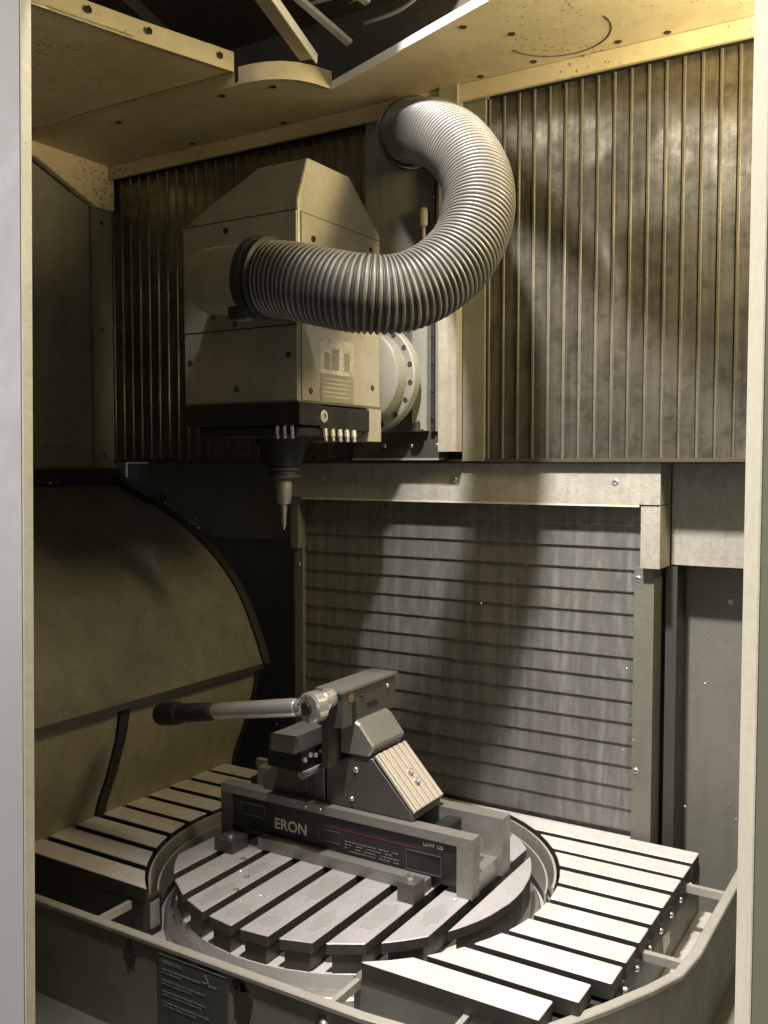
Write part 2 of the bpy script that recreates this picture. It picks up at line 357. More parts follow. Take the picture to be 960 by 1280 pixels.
# ================================================================== ROLLER SHUTTER
rs = thing('roller_shutter', (-0.83, 1.66, -0.68), 'grey steel roller shutter with wet horizontal slats behind the vise', 'shutter')
YS = 1.66
def shut_bm(h):
    bm = bmn(); x0, x1 = -0.372, 0.372
    prof = [(0.0045, 0.0), (-0.0035, 0.0), (-0.0042, 0.0012), (-0.0040, 0.0035), (0.0, h), (0.0045, h)]
    A = [bm.verts.new((x0, y, z)) for y, z in prof]; B = [bm.verts.new((x1, y, z)) for y, z in prof]
    n = len(prof)
    bm.faces.new(A); bm.faces.new(B[::-1])
    for i in range(n): bm.faces.new((A[i], B[i], B[(i + 1) % n], A[(i + 1) % n]))
    bmesh.ops.recalc_face_normals(bm, faces=bm.faces); return bm
PS = 0.0395; first = None
for k in range(15):
    zt = -0.112 + PS - PS * k; c = (-0.846, YS + 0.00015, zt - 0.0198)
    if first is None: first = obj('slat', shut_bm(0.0393), 'shut', rs); place(first, c, rs)
    else: copy_to(first, c, rs)
obj('slat_backing', box(bmn(), -1.218, -0.474, YS + 0.0045, YS + 0.0065, -0.70, -0.05), 'seam', rs)
obj('bottom_slat', box(bmn(), -1.218, -0.490, YS - 0.012, YS + 0.008, -0.715, -0.676), 'slat', rs, 0.002)
hb = bmn(); box(hb, -1.232, -0.438, 1.628, 1.699, -0.072, 0.0)
hs = obj('shutter_housing', hb, 'frame', rs, 0.002)
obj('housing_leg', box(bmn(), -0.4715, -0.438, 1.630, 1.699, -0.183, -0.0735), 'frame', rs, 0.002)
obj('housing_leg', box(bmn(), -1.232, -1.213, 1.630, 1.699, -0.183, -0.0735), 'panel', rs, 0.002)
obj('housing_lip', box(bmn(), -1.20, -0.474, 1.6265, 1.634, -0.0765, -0.0725), 'lightgrey', rs)
obj('side_rail', box(bmn(), -0.487, -0.452, 1.648, 1.70, -0.80, -0.1845), 'panel', rs, 0.003)
obj('side_rail', box(bmn(), -1.236, -1.214, 1.648, 1.70, -0.80, -0.1845), 'panel', rs, 0.003)
for p in ((-0.835, 1.628, -0.032), (-0.517, 1.628, -0.034), (-1.15, 1.628, -0.032)): screw(rs, p, '-y', 0.0065, 'steel', 'bolt')
for z in (-0.205, -0.55): screw(rs, (-0.480, 1.648, z), '-y', 0.006, 'steel', 'bolt')
screw(rs, (-1.225, 1.648, -0.22), '-y', 0.006, 'steel', 'bolt')

# ================================================================== CURVED COVER ON THE LEFT
cc = thing('curved_cover', (-1.4, 1.1, -0.75), 'large dull brown curved sheet metal cover on the left side', 'machine cover')
prof = catmull([(-1.756, -0.047, 0), (-1.70, -0.060, 0), (-1.63, -0.088, 0), (-1.525, -0.140, 0), (-1.43, -0.208, 0), (-1.36, -0.285, 0), (-1.315, -0.372, 0), (-1.288, -0.440, 0)], 6)
def sheet(pr, y0, y1, th, inset=0.0):
    bm = bmn(); rows = []
    for i, p in enumerate(pr):
        a = pr[max(i - 1, 0)]; b = pr[min(i + 1, len(pr) - 1)]; d = (b - a).normalized(); n = Vector((d.y, -d.x, 0))   # inward normal
        q = p + n * inset; q2 = p + n * (inset + th)
        rows.append([bm.verts.new(v) for v in ((q.x, y0, q.y), (q.x, y1, q.y), (q2.x, y1, q2.y), (q2.x, y0, q2.y))])
    for A, B in zip(rows, rows[1:]):
        for k in range(4): bm.faces.new((A[k], B[k], B[(k + 1) % 4], A[(k + 1) % 4]))
    bm.faces.new(rows[0]); bm.faces.new(rows[-1][::-1]); bmesh.ops.recalc_face_normals(bm, faces=bm.faces); return bm
obj('curved_sheet', sheet(prof, 0.55, 1.600, 0.004), 'dome', cc, smooth=True)
obj('edge_seal', sheet(prof, 1.6005, 1.622, 0.012, -0.006), 'rubber', cc, smooth=True)
obj('edge_seal', sheet(prof[:14], 1.585, 1.640, 0.014, -0.016), 'rubber', cc, smooth=True)
obj('lower_seal', sheet([Vector((-1.2885, -0.437, 0)), Vector((-1.2855, -0.448, 0))], 0.55, 1.60, 0.006, -0.001), 'rubber', cc)
lowp = catmull([(-1.306, -0.430, 0), (-1.318, -0.50, 0), (-1.345, -0.58, 0), (-1.377, -0.66, 0), (-1.385, -0.76, 0)], 5)
obj('lower_panel', sheet(lowp, 0.55, 1.205, 0.004), 'domelow', cc, smooth=True)
obj('lower_panel', sheet(lowp, 1.235, 1.600, 0.004), 'domelow', cc, smooth=True)
obj('strap', sheet(lowp, 1.208, 1.230, 0.006, -0.004), 'rubber', cc, smooth=True)
obj('end_strip', sheet(lowp, 1.601, 1.612, 0.006, -0.003), 'rubber', cc, smooth=True)
obj('inner_wall', box(bmn(), -1.75, -1.40, 1.60, 1.604, -0.80, -0.30), 'dark', cc)

# ================================================================== SPINDLE HEAD
sh = thing('spindle_head', (-1.055, 1.375, 0.02), 'cream boxy spindle head with black base plate above the table', 'spindle head')
XH = -0.927
bm = prism(bmn(), [(1.25, 0.100), (1.25, 0.428), (1.278, 0.502), (1.402, 0.502), (1.504, 0.420), (1.504, 0.100)], 'x', -1.177, XH)
g = bm.verts[:] + bm.edges[:] + bm.faces[:]
nrm = Vector((-0.09, 0, 0.147)).normalized()
bmesh.ops.bisect_plane(bm, geom=g, dist=1e-5, plane_co=(-1.03, 1.3, 0.502), plane_no=nrm, clear_outer=True)
bmesh.ops.holes_fill(bm, edges=[e for e in bm.edges if len(e.link_faces) == 1], sides=0)
bmesh.ops.recalc_face_normals(bm, faces=bm.faces)
obj('body', bm, 'head', sh, 0.004, seg=2)
obj('front_cover', box(bmn(), -1.174, XH - 0.002, 1.2465, 1.252, 0.228, 0.410), 'head', sh, 0.001)
obj('front_cover', box(bmn(), -1.174, XH - 0.002, 1.2475, 1.252, 0.104, 0.2255), 'head', sh, 0.001)
obj('side_cover', box(bmn(), XH - 0.002, XH + 0.0025, 1.256, 1.497, 0.104, 0.408), 'head', sh, 0.001)
for x, z in ((-1.077, 0.395), (-1.059, 0.236), (-0.946, 0.178), (-1.057, 0.126), (-1.162, 0.176), (-1.107, 0.252)): screw(sh, (x, 1.247, z), '-y', 0.0055)
for y, z in ((1.288, 0.371), (1.280, 0.120), (1.472, 0.138), (1.467, 0.387)): screw(sh, (XH + 0.0025, y, z), '+x', 0.0055)
obj('cover_seam', box(bmn(), -1.172, XH - 0.003, 1.2494, 1.2506, 0.4106, 0.4130), 'black', sh)
obj('cover_seam', box(bmn(), XH - 0.0006, XH + 0.0006, 1.256, 1.497, 0.4088, 0.4104), 'rust', sh)
obj('cover_seam', box(bmn(), -1.172, XH - 0.003, 1.2474, 1.2486, 0.2257, 0.2278), 'black', sh)
st = obj('pictogram_sticker', box(bmn(), XH + 0.0025, XH + 0.0034, 1.306, 1.408, 0.152, 0.212), 'stickpale', sh)
tag(st, 'worn pale pictogram sticker')
for y0, y1, z0, z1 in ((1.318, 1.334, 0.160, 0.188), (1.340, 1.362, 0.160, 0.196), (1.378, 1.396, 0.160, 0.192)):
    obj('pictogram', box(bmn(), XH + 0.0034, XH + 0.0038, y0, y1, z0, z1), 'stickline', st)
s2 = obj('text_sticker', box(bmn(), XH + 0.0025, XH + 0.0034, 1.306, 1.408, 0.106, 0.1505), 'stickline', sh)
for k in range(5):
    obj('print_line', box(bmn(), XH + 0.0034, XH + 0.0038, 1.314, 1.40 - 0.012 * (k % 2), 0.113 + k * 0.0075, 0.1145 + k * 0.0075), 'stickpale', s2)
# black base plate with the spindle nose
bp = obj('base_plate', box(bmn(), -1.172, -0.917, 1.238, 1.30, 0.063, 0.0985), 'black', sh, 0.004)
obj('side_plate', box(bmn(), -1.172, -0.921, 1.3005, 1.456, 0.058, 0.0965), 'black', sh, 0.003)
obj('rear_foot', box(bmn(), -1.172, XH + 0.004, 1.4565, 1.500, 0.040, 0.0995), 'head', sh, 0.002)
obj('nozzle_ring', prism(bmn(), [(-1.150, 1.252), (-0.93, 1.252), (-0.925, 1.30), (-0.925, 1.44), (-1.150, 1.44)], 'z', 0.044, 0.0628), 'black', sh, 0.003)
nose = lathe(bmn(), (-1.055, 1.375, 0.044), (0, 0, -1), [(0, 0.052), (0.012, 0.050), (0.014, 0.042), (0.034, 0.038), (0.050, 0.031)], 40)
obj('spindle_nose', nose, 'black', sh, smooth=True)
for i in range(3):
    b_ = lathe(bmn(), (-0.973 + 0.0155 * i, 1.252, 0.062), (0, 0, -1), [(0, 0.004), (0.014, 0.004), (0.016, 0.003), (0.021, 0.0028)], 10)
    obj('coolant_nozzle', b_, 'chrome', sh, smooth=True)
for i in range(5):
    b_ = lathe(bmn(), (-0.922, 1.316 + 0.022 * i, 0.058), (0.15, 0, -1), [(0, 0.0055), (0.012, 0.0055), (0.013, 0.004), (0.021, 0.0035)], 10)
    obj('coolant_nozzle', b_, 'chrome', sh, smooth=True)
fit = lathe(bmn(), (-0.921, 1.308, 0.079), (1, 0, 0), [(0, 0.0105), (0.004, 0.0105), (0.005, 0.009), (0.005, 0.005), (0.001, 0.0048)], 20)
obj('port_ring', fit, 'lightgrey', sh, smooth=True)
# swivel joint behind the body
sj = (-0.98, 1.504, 0.165)
obj('swivel_disc', lathe(bmn(), sj, (0, 1, 0), [(0, 0.084), (0.004, 0.090), (0.036, 0.090)], 64), 'swivel', sh, smooth=True)
fl = obj('swivel_flange', lathe(bmn(), (sj[0], 1.540, sj[2]), (0, 1, 0), [(0, 0.103), (0.003, 0.106), (0.022, 0.106), (0.026, 0.090), (0.060, 0.090)], 64), 'swivel', sh, smooth=True)
for k in range(8):
    a = R(-68 + 20 * k); screw(fl, (sj[0] + 0.098 * math.cos(a), 1.540, sj[2] + 0.098 * math.sin(a)), '-y', 0.0052)

# slide plate the head travels on
sp = thing('slide_plate', (-0.93, 1.60, 0.01), 'greasy grey slide plate behind the spindle head', 'machine plate')
obj('plate', box(bmn(), -1.02, -0.8665, 1.600, 1.612, 0.0605, 0.668), 'panel', sp, 0.001)
obj('pale_post', box(bmn(), -0.905, -0.874, 1.585, 1.5995, 0.062, 0.285), 'swivel', sp, 0.002)
foot = obj('foot_plate', box(bmn(), -1.05, -0.842, 1.598, 1.6185, 0.010, 0.060), 'dark', sp, 0.003)
for x in (-0.975, -0.915, -0.858): screw(foot, (x, 1.598, 0.034), '-y', 0.0045, 'steel', 'bolt')
obj('foot_edge', box(bmn(), -1.05, -0.8425, 1.5965, 1.600, 0.006, 0.0098), 'rim', sp)
obj('slide_seal', box(bmn(), -0.8660, -0.858, 1.588, 1.600, 0.061, 0.668), 'rubber', sp, 0.001)
obj('slide_edge', box(bmn(), -0.8575, -0.8485, 1.592, 1.606, 0.061, 0.668), 'wallL', sp, 0.001)
for k in range(9):
    screw(sp, (-0.862, 1.588, 0.085 + 0.052 * k), '-y', 0.0036, 'screw', 'clip')
cn = obj('connector', lathe(bmn(), (-0.884, 1.592, 0.485), (0, 0, -1), [(0, 0.006), (0.006, 0.010), (0.034, 0.010), (0.038, 0.0045), (0.12, 0.0045)], 14), 'wallL', sp, smooth=True)
oil = obj('oil_cup', lathe(bmn(), (-0.892, 1.580, 0.0605), (0, 0, 1), [(0, 0.014), (0.004, 0.014), (0.005, 0.007), (0.018, 0.007), (0.022, 0.004)], 16), 'screw', sp, smooth=True)

# ================================================================== TOOL IN THE SPINDLE
tl = thing('tool_holder', (-1.055, 1.375, -0.12), 'steel tool holder with a slim drill hanging under the spindle head', 'tool holder')
obj('holder_flange', lathe(bmn(), (-1.055, 1.375, -0.006), (0, 0, -1), [(0, 0.024), (0.002, 0.0315), (0.007, 0.0315), (0.009, 0.026), (0.013, 0.026), (0.015, 0.0315), (0.020, 0.0315), (0.022, 0.022), (0.026, 0.016)], 40), 'tbody', tl, smooth=True)
obj('holder_body', lathe(bmn(), (-1.055, 1.375, -0.032), (0, 0, -1), [(0, 0.0155), (0.012, 0.0155), (0.038, 0.0135), (0.042, 0.012), (0.045, 0.006)], 28), 'steel', tl, smooth=True)
obj('drill', lathe(bmn(), (-1.055, 1.375, -0.075), (0, 0, -1), [(0, 0.0062), (0.012, 0.0062), (0.014, 0.005), (0.040, 0.004), (0.047, 0.0008)], 16), 'steel', tl, smooth=True)

# ================================================================== HOSE
hz = thing('extraction_hose', (-1.0, 1.2, 0.24), 'fat grey ribbed extraction hose looping from head to back wall', 'hose')
hp = [(-0.928, 1.175, 0.288), (-0.880, 1.176, 0.279), (-0.834, 1.180, 0.267), (-0.772, 1.195, 0.253), (-0.723, 1.230, 0.254), (-0.686, 1.275, 0.281), (-0.664, 1.325, 0.330), (-0.664, 1.375, 0.399),
      (-0.692, 1.420, 0.471), (-0.745, 1.460, 0.536), (-0.808, 1.500, 0.583), (-0.877, 1.550, 0.615), (-0.925, 1.590, 0.632)]
NR = 106; SUB = 8
path, ln = resample(catmull(hp, 20), NR * SUB + 1)
RH = 0.0585
rad = []; hr_ = random.Random(5); jit = [hr_.uniform(-0.0006, 0.0006) for _ in range(NR + 2)]
for i in range(len(path)):
    t = (i % SUB) / SUB
    rad.append(RH + 0.0007 * math.sin(i * 0.013) + 0.5 * jit[i // SUB] - (0.0050 + jit[i // SUB]) * (0.5 - 0.5 * math.cos(2 * math.pi * t)) ** 1.6)
ht = obj('ribbed_tube', tube(bmn(), path, rad, 36, caps=False), 'hose', hz, smooth='all')
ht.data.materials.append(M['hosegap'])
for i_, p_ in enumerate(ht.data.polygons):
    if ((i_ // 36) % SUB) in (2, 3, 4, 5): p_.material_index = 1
d0 = (path[8] - path[0]).normalized()
obj('hose_clamp', lathe(bmn(), path[0] - d0 * 0.030, d0, [(0, 0.052), (0.001, 0.060), (0.004, 0.064), (0.010, 0.061), (0.014, 0.0645), (0.022, 0.061), (0.030, 0.064), (0.034, 0.058)], 40), 'rubber', hz, smooth=True)
obj('clamp_lug', box(bmn(), -0.958, -0.936, 1.112, 1.128, 0.220, 0.238), 'rubber', hz, 0.003)
obj('inlet_stub', lathe(bmn(), (-1.060, 1.186, 0.297), (0.985, -0.10, -0.05), [(0, 0.046), (0.003, 0.052), (0.008, 0.054), (0.108, 0.054)], 40), 'head', hz, smooth=True)
obj('inlet_saddle', lathe(bmn(), (-1.035, 1.252, 0.297), (0, -1, 0), [(0, 0.060), (0.012, 0.058), (0.045, 0.050)], 40), 'head', hz, smooth=True)
d1 = Vector((-0.35, 1, 0)).normalized()
obj('wall_collar', lathe(bmn(), (-0.893, 1.566, 0.622), (-0.55, 0.8, 0.25), [(0, 0.0575), (0.001, 0.0640), (0.012, 0.0640), (0.014, 0.0610), (0.024, 0.0655), (0.036, 0.0655)], 44), 'rubber', hz, smooth=True)
obj('clamp_band', lathe(bmn(), (-0.900, 1.577, 0.6255), (-0.55, 0.8, 0.25), [(0, 0.0642), (0.0008, 0.0652), (0.008, 0.0652), (0.0088, 0.0642)], 44), 'steel', hz, smooth=True)

# ================================================================== ROTARY TABLE
rt = thing('rotary_table', (TC[0], TC[1], -0.80), 'round steel rotary table with T-slots carrying the vise', 'machine table')
RT = 0.30; TP = 0.0645
obj('slot_shade_oil', lathe(bmn(), (TC[0], TC[1], -0.7112), (0, 0, 1), [(0, 0.268), (0.002, 0.268)], 96), 'tbody', rt)  # dark disc on the pale floor: slot shadow and oil put into colour
obj('table_disc', lathe(bmn(), (TC[0], TC[1], -0.80), (0, 0, 1), [(0, 0.300), (0.070, 0.300), (0.088, 0.297), (0.0885, 0.296)], 128), 'pan', rt, smooth=True)
rim = lathe(bmn(), (TC[0], TC[1], -0.752), (0, 0, 1), [(0, 0.3005), (0, 0.316), (0.013, 0.316), (0.016, 0.313), (0.016, 0.3005)], 128, caps=False)
obj('table_rim', rim, 'steel', rt, smooth=True)
def table_bar(xc, wd):
    x0, x1 = xc - wd / 2, xc + wd / 2
    def yy(x, s):
        q = RT * RT - (x - TC[0]) ** 2
        return TC[1] + s * math.sqrt(max(q, 0.0))
    xs = [x0, x1]
    if abs(xc - TC[0]) > 0.2: xs = [x0 + (x1 - x0) * k / 6 for k in range(7)]
    xs = [x for x in xs if abs(x - TC[0]) < RT] or xs
    if abs(x1 - TC[0]) >= RT: xs.append(TC[0] + RT)
    if abs(x0 - TC[0]) >= RT: xs.insert(0, TC[0] - RT)
    def poly(xl):
        fr = [(x, yy(x, -1)) for x in xl]; bk = [(x, yy(x, 1)) for x in reversed(xl)]
        out = []
        for p in fr + bk:
            if not out or (Vector(p) - Vector(out[-1])).length > 1e-4: out.append(p)
        if (Vector(out[0]) - Vector(out[-1])).length < 1e-4: out.pop()
        return out
    top = prism(bmn(), poly(xs), 'z', TZ - 0.016, TZ)
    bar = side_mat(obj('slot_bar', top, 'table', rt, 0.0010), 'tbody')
    cxm = TC[0]; ins = 0.006
    xs2 = [min(max(x, x0 + ins), x1 - ins) for x in xs]; xs2 = sorted(set(xs2))
    if len(xs2) >= 2:
        def yy2(x, s): return TC[1] + s * (math.sqrt(max(RT * RT - (x - TC[0]) ** 2, 0)) - 0.004)
        pl = [(x, yy2(x, -1)) for x in xs2] + [(x, yy2(x, 1)) for x in reversed(xs2)]
        obj('slot_wall', prism(bmn(), pl, 'z', TZ - 0.046, TZ - 0.0162), 'tbody', bar)
    return bar
for k in range(-4, 5): table_bar(-0.840 + TP * k, 0.0475)
tb_hole = []
for x, y in ((-1.015, 1.205), (-0.965, 1.155), (-0.95, 1.11)): screw(rt, (x, y, TZ + 0.0001), '+z', 0.0055, 'steel', 'plug', 0.0012)

# ================================================================== SLATTED PLATFORMS LEFT AND RIGHT
SPI = 0.0612; SW = 0.0468; RG = 0.346
def inner_x(y, side):
    q = RG * RG - (y - TC[1]) ** 2
    return TC[0] + side * math.sqrt(max(q, 0.004))
def platform(label, side, xo, y0, n):
    p = thing('slatted_platform', (TC[0] + side * 0.4, 1.3, -0.80), label, 'platform', 'slatted platforms beside the rotary table')
    for k in range(n):
        ya = y0 + SPI * k; yb = ya + SW
        xoo = xo
        if side > 0 and k == 0: xoo = xo - 0.050
        if side > 0 and k == 1: xoo = xo - 0.022
        pts = [(inner_x(ya, side), ya), (xoo, ya), (xoo, yb), (inner_x(yb, side), yb)]
        ym = (ya + yb) / 2; pts.append((inner_x(ym, side), ym))
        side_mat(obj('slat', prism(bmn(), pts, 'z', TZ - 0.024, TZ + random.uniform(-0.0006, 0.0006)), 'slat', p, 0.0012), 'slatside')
    # carriers below the slats
    ys = y0 + 0.004; ye = y0 + SPI * n - 0.02
    m_ = 18; crv = []
    for i in range(m_ + 1):
        y = ys + (ye - ys) * i / m_; crv.append((inner_x(y, side) + side * 0.010, y))
    xx = xo - side * 0.012
    if side > 0: pl = crv + [(xx, ye), (xx, ys + 0.12), (xx - 0.045, ys)]
    else: pl = crv + [(xx, ye), (xx, ys)]
    obj('carrier', prism(bmn(), pl, 'z', TZ - 0.095, TZ - 0.030), 'slatside', p)
    return p
pr = platform('bright slatted cover platform to the right of the round table', 1, -0.3635, 1.033, 10)
pl_ = platform('dim slatted cover platform left of the round table by the curved cover', -1, -1.378, 1.040, 9)
# solid front blocks under the first slats
obj('front_block', box(bmn(), -0.680, -0.416, 1.0345, 1.076, TZ - 0.085, TZ - 0.0245), 'panel', pr, 0.002)
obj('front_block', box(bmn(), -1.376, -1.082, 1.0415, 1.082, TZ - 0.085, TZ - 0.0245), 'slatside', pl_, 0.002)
obj('bolt_rail', box(bmn(), -0.3745, -0.3640, 1.175, 1.640, TZ - 0.045, TZ - 0.0248), 'slatside', pr, 0.001)
for y in (1.206, 1.268, 1.331, 1.391, 1.450, 1.509, 1.572):
    screw(pr, (-0.3640, y, TZ - 0.033), '+x', 0.0052, 'chrome', 'bolt', 0.006)
obj('side_wall', box(bmn(), -0.3745, -0.3655, 1.24, 1.645, -0.80, TZ - 0.0455), 'panel', pr, 0.001)
obj('paper_tag', prism(bmn(), [(1.405, -0.716), (1.443, -0.722), (1.447, -0.742), (1.412, -0.748)], 'x', -0.3653, -0.3640), 'white', pr)
# curved guard rails round the table
gr = thing('guard_ring', (TC[0], TC[1], -0.74), 'curved steel guard rail in the gap round the table', 'guard rail')
obj('outer_rail', ring_seg(bmn(), TC, 0.3365, 0.3405, -0.735, -0.6735, 12, 228, 90), 'rim', gr, smooth=True)
obj('inner_rail', ring_seg(bmn(), TC, 0.3235, 0.3265, -0.735, -0.690, 14, 226, 90), 'rim', gr, smooth=True)
obj('rail_foot', box(bmn(), -1.110, -1.080, 1.055, 1.075, -0.742, -0.700), 'rim', gr, 0.003)
# pale deck under the ring
dk = obj('table_deck', ring_seg(bmn(), TC, 0.302, 0.352, -0.775, -0.755, 0, 360, 96), 'pan'); tag(dk, kind='structure')
dk2 = obj('deck', box(bmn(), -1.38, -0.30, 0.965, 1.65, -0.795, -0.776), 'pan'); tag(dk2, kind='structure')

# ================================================================== TROUGH
tr = thing('coolant_trough', (-0.8, 0.955, -1.0), 'worn grey green trough wall with rounded right corner in the foreground', 'trough')
ZT = -0.687
tp = [(-1.75, 0.955), (-1.2, 0.955), (-0.62, 0.955), (-0.50, 0.965), (-0.445, 0.995), (-0.399, 1.066), (-0.361, 1.133), (-0.325, 1.205), (-0.302, 1.262), (-0.294, 1.33), (-0.293, 1.50), (-0.292, 1.765)]
obj('trough_wall', wall_path(tp, -1.35, ZT - 0.001, 0.004), 'trough', tr)
def rim_bm(pts, wd, z0, z1):
    bm = bmn(); rows = []
    for i, (x, y) in enumerate(pts):
        a = Vector(pts[max(i - 1, 0)]); b = Vector(pts[min(i + 1, len(pts) - 1)]); d = (b - a).normalized(); n = Vector((-d.y, d.x))
        rows.append([bm.verts.new(v) for v in ((x - n.x * .003, y - n.y * .003, z0), (x - n.x * .003, y - n.y * .003, z1), (x + n.x * wd, y + n.y * wd, z1), (x + n.x * wd, y + n.y * wd, z0))])
    for A, B in zip(rows, rows[1:]):
        for k in range(4): bm.faces.new((A[k], B[k], B[(k + 1) % 4], A[(k + 1) % 4]))
    bm.faces.new(rows[0]); bm.faces.new(rows[-1][::-1]); bmesh.ops.recalc_face_normals(bm, faces=bm.faces); return bm
obj('rim', rim_bm(tp, 0.012, ZT - 0.008, ZT), 'rim', tr, 0.0015)
for x0, x1, y in ((-0.372, -0.296, 1.545), (-0.372, -0.306, 1.297)):
    obj('cross_bar', box(bmn(), x0, x1, y - 0.005, y + 0.005, -0.700, -0.688), 'rim', tr, 0.001)
for x in (-0.672, -1.103, -0.51):
    obj('cross_bar', box(bmn(), x - 0.004, x + 0.004, 0.968, 1.034, -0.704, -0.692), 'rim', tr, 0.001)
sk = obj('warning_sticker', box(bmn(), -0.962, -0.832, 0.9528, 0.9545, -0.815, -0.700), 'sticker', tr)
tag(sk, 'dark grey warning sticker with faded text lines')
obj('sticker_edge', box(bmn(), -0.962, -0.832, 0.9524, 0.9528, -0.7012, -0.6998), 'print', sk)
def words(x0, x1, z, h, sd):
    rnd = random.Random(sd); x = x0
    while x < x1 - 0.004:
        l = rnd.uniform(0.005, 0.014); l = min(l, x1 - x)
        obj('print_word', box(bmn(), x, x + l, 0.9524, 0.9528, z - h, z), 'print', sk); x += l + 0.0022
words(-0.953, -0.918, -0.7085, 0.0042, 1)
for i, (z, x1) in enumerate(((-0.7205, -0.852), (-0.7255, -0.915), (-0.7365, -0.872), (-0.7415, -0.892), (-0.7525, -0.868), (-0.7575, -0.880), (-0.7685, -0.862), (-0.7735, -0.885))):
    words(-0.954, x1, z, 0.0022, 10 + i)
tri = bmn()
for s0, s1 in (((-0.878, -0.7185), (-0.866, -0.7185)), ((-0.866, -0.7185), (-0.872, -0.707)), ((-0.872, -0.707), (-0.878, -0.7185)), ((-0.872, -0.7155), (-0.872, -0.711))):
    cyl(tri, (s0[0], 0.9526, s0[1]), (s1[0], 0.9526, s1[1]), 0.0006, 6)
obj('warning_triangle', tri, 'print', sk)
def blob(cx, cz, sx, sz, sd, y=0.9538, n=26):
    rnd = random.Random(sd); pts = []
    for k in range(n):
        a = 2 * math.pi * k / n; r = 0.7 + 0.5 * rnd.random(); pts.append((cx + sx * r * math.cos(a), cz + sz * r * math.sin(a)))
    return prism(bmn(), pts, 'y', y, y + 0.001)
for i, a in enumerate(((-0.806, -0.730, 0.016, 0.030, 1), (-0.813, -0.705, 0.014, 0.008, 4), (-0.676, -0.716, 0.011, 0.013, 2), (-0.632, -0.718, 0.014, 0.010, 3), (-0.915, -0.6985, 0.012, 0.003, 5), (-0.87, -0.698, 0.018, 0.003, 6), (-1.02, -0.72, 0.012, 0.02, 8))):
    obj('rust_patch', blob(*a), 'rust', tr)
screw(tr, (-0.672, 0.9538, -0.714), '-y', 0.006, 'chrome', 'bolt', 0.005)

# ================================================================== VISE
vs = thing('machine_vise', (-0.865, 1.33, TZ), 'long steel machine vise with red lined black name band on the table', 'vise')
VX0, VX1, VY0, VY1 = -1.118, -0.617, 1.268, 1.400; VT = -0.573
fr = bmn()
# front cheek: frame round a recessed band
obj('front_rail', box(bmn(), VX0, VX1, VY0, VY0 + 0.026, VT - 0.015, VT), 'vise', vs, 0.0015)
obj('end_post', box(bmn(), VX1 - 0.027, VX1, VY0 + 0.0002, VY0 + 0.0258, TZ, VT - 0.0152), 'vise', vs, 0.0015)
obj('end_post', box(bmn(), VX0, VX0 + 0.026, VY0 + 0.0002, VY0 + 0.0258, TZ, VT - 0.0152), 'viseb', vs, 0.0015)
bd = obj('name_band', box(bmn(), VX0 + 0.0265, VX1 - 0.0275, VY0 + 0.004, VY0 + 0.0255, TZ + 0.020, VT - 0.0155), 'black', vs)
def text(txt, size, loc, m, parent, name):
    c = bpy.data.curves.new(name, 'FONT'); c.body = txt; c.size = size; c.extrude = 0.0003; c.offset = 0.0004 if size > 0.02 else 0.0
    t = bpy.data.objects.new(name, c); me = bpy.data.meshes.new_from_object(t); bpy.data.objects.remove(t); bpy.data.curves.remove(c)
    me.name = name; me.materials.clear(); me.materials.append(M[m])
    rot = Matrix.Rotation(R(90), 4, 'X'); me.transform(rot)
    o = bpy.data.objects.new(name, me); C.objects.link(o); place(o, loc, parent); return o
YF = VY0 + 0.0036
text('ERON', 0.026, (-1.000, YF, -0.6325), 'white', bd, 'lettering')
text('LSWP 125', 0.0085, (-0.705, YF, -0.6005), 'white', bd, 'lettering')
obj('red_stripe', box(bmn(), -0.92, -0.715, YF - 0.0002, YF + 0.0008, -0.6085, -0.6065), 'redline', bd)
def slot_win(x0, x1, z0, z1):
    f_ = bmn()
    for a in ((x0, x1, z1 - .0015, z1), (x0, x1, z0, z0 + .0015), (x0, x0 + .0015, z0 + .0016, z1 - .0016), (x1 - .0015, x1, z0 + .0016, z1 - .0016)): box(f_, a[0], a[1], YF - 0.0012, YF + 0.001, a[2], a[3])
    obj('slot_frame', f_, 'viseb', bd)
slot_win(-0.905, -0.862, -0.634, -0.613); slot_win(-0.735, -0.672, -0.645, -0.612); slot_win(-1.075, -1.02, -0.622, -0.600)
for r_ in range(4):
    x = -0.853
    while x < -0.752:
        l = random.uniform(0.002, 0.007)
        if random.random() < 0.75: obj('print_mark', box(bmn(), x, x + l, YF - 0.0002, YF + 0.0008, -0.6415 + r_ * 0.0052, -0.6400 + r_ * 0.0052), 'print', bd)
        x += l + 0.0018
obj('base_foot', box(bmn(), -1.02, -0.690, VY0 - 0.018, VY0 + 0.0036, TZ + 0.0005, TZ + 0.0195), 'vise', vs, 0.0015)
obj('rear_rail', box(bmn(), VX0, VX1 + 0.004, 1.370, VY1, TZ, VT), 'vise', vs, 0.0015)
obj('base_floor', box(bmn(), VX0 + 0.004, VX1 - 0.004, VY0 + 0.0262, 1.3698, TZ, TZ + 0.030), 'steel', vs)
sp2 = cyl(bmn(), (VX0 + 0.01, 1.336, -0.610), (VX1 - 0.02, 1.336, -0.610), 0.014, 20)
obj('lead_screw', sp2, 'steel', vs, smooth=True)
obj('end_bridge', box(bmn(), VX1 - 0.095, VX1 - 0.070, VY0 + 0.0265, 1.3695, TZ + 0.0302, VT - 0.012), 'black', vs, 0.001)
for x in (-0.93, -0.90): screw(vs, (x, VY0, VT - 0.008), '-y', 0.003, 'chrome')
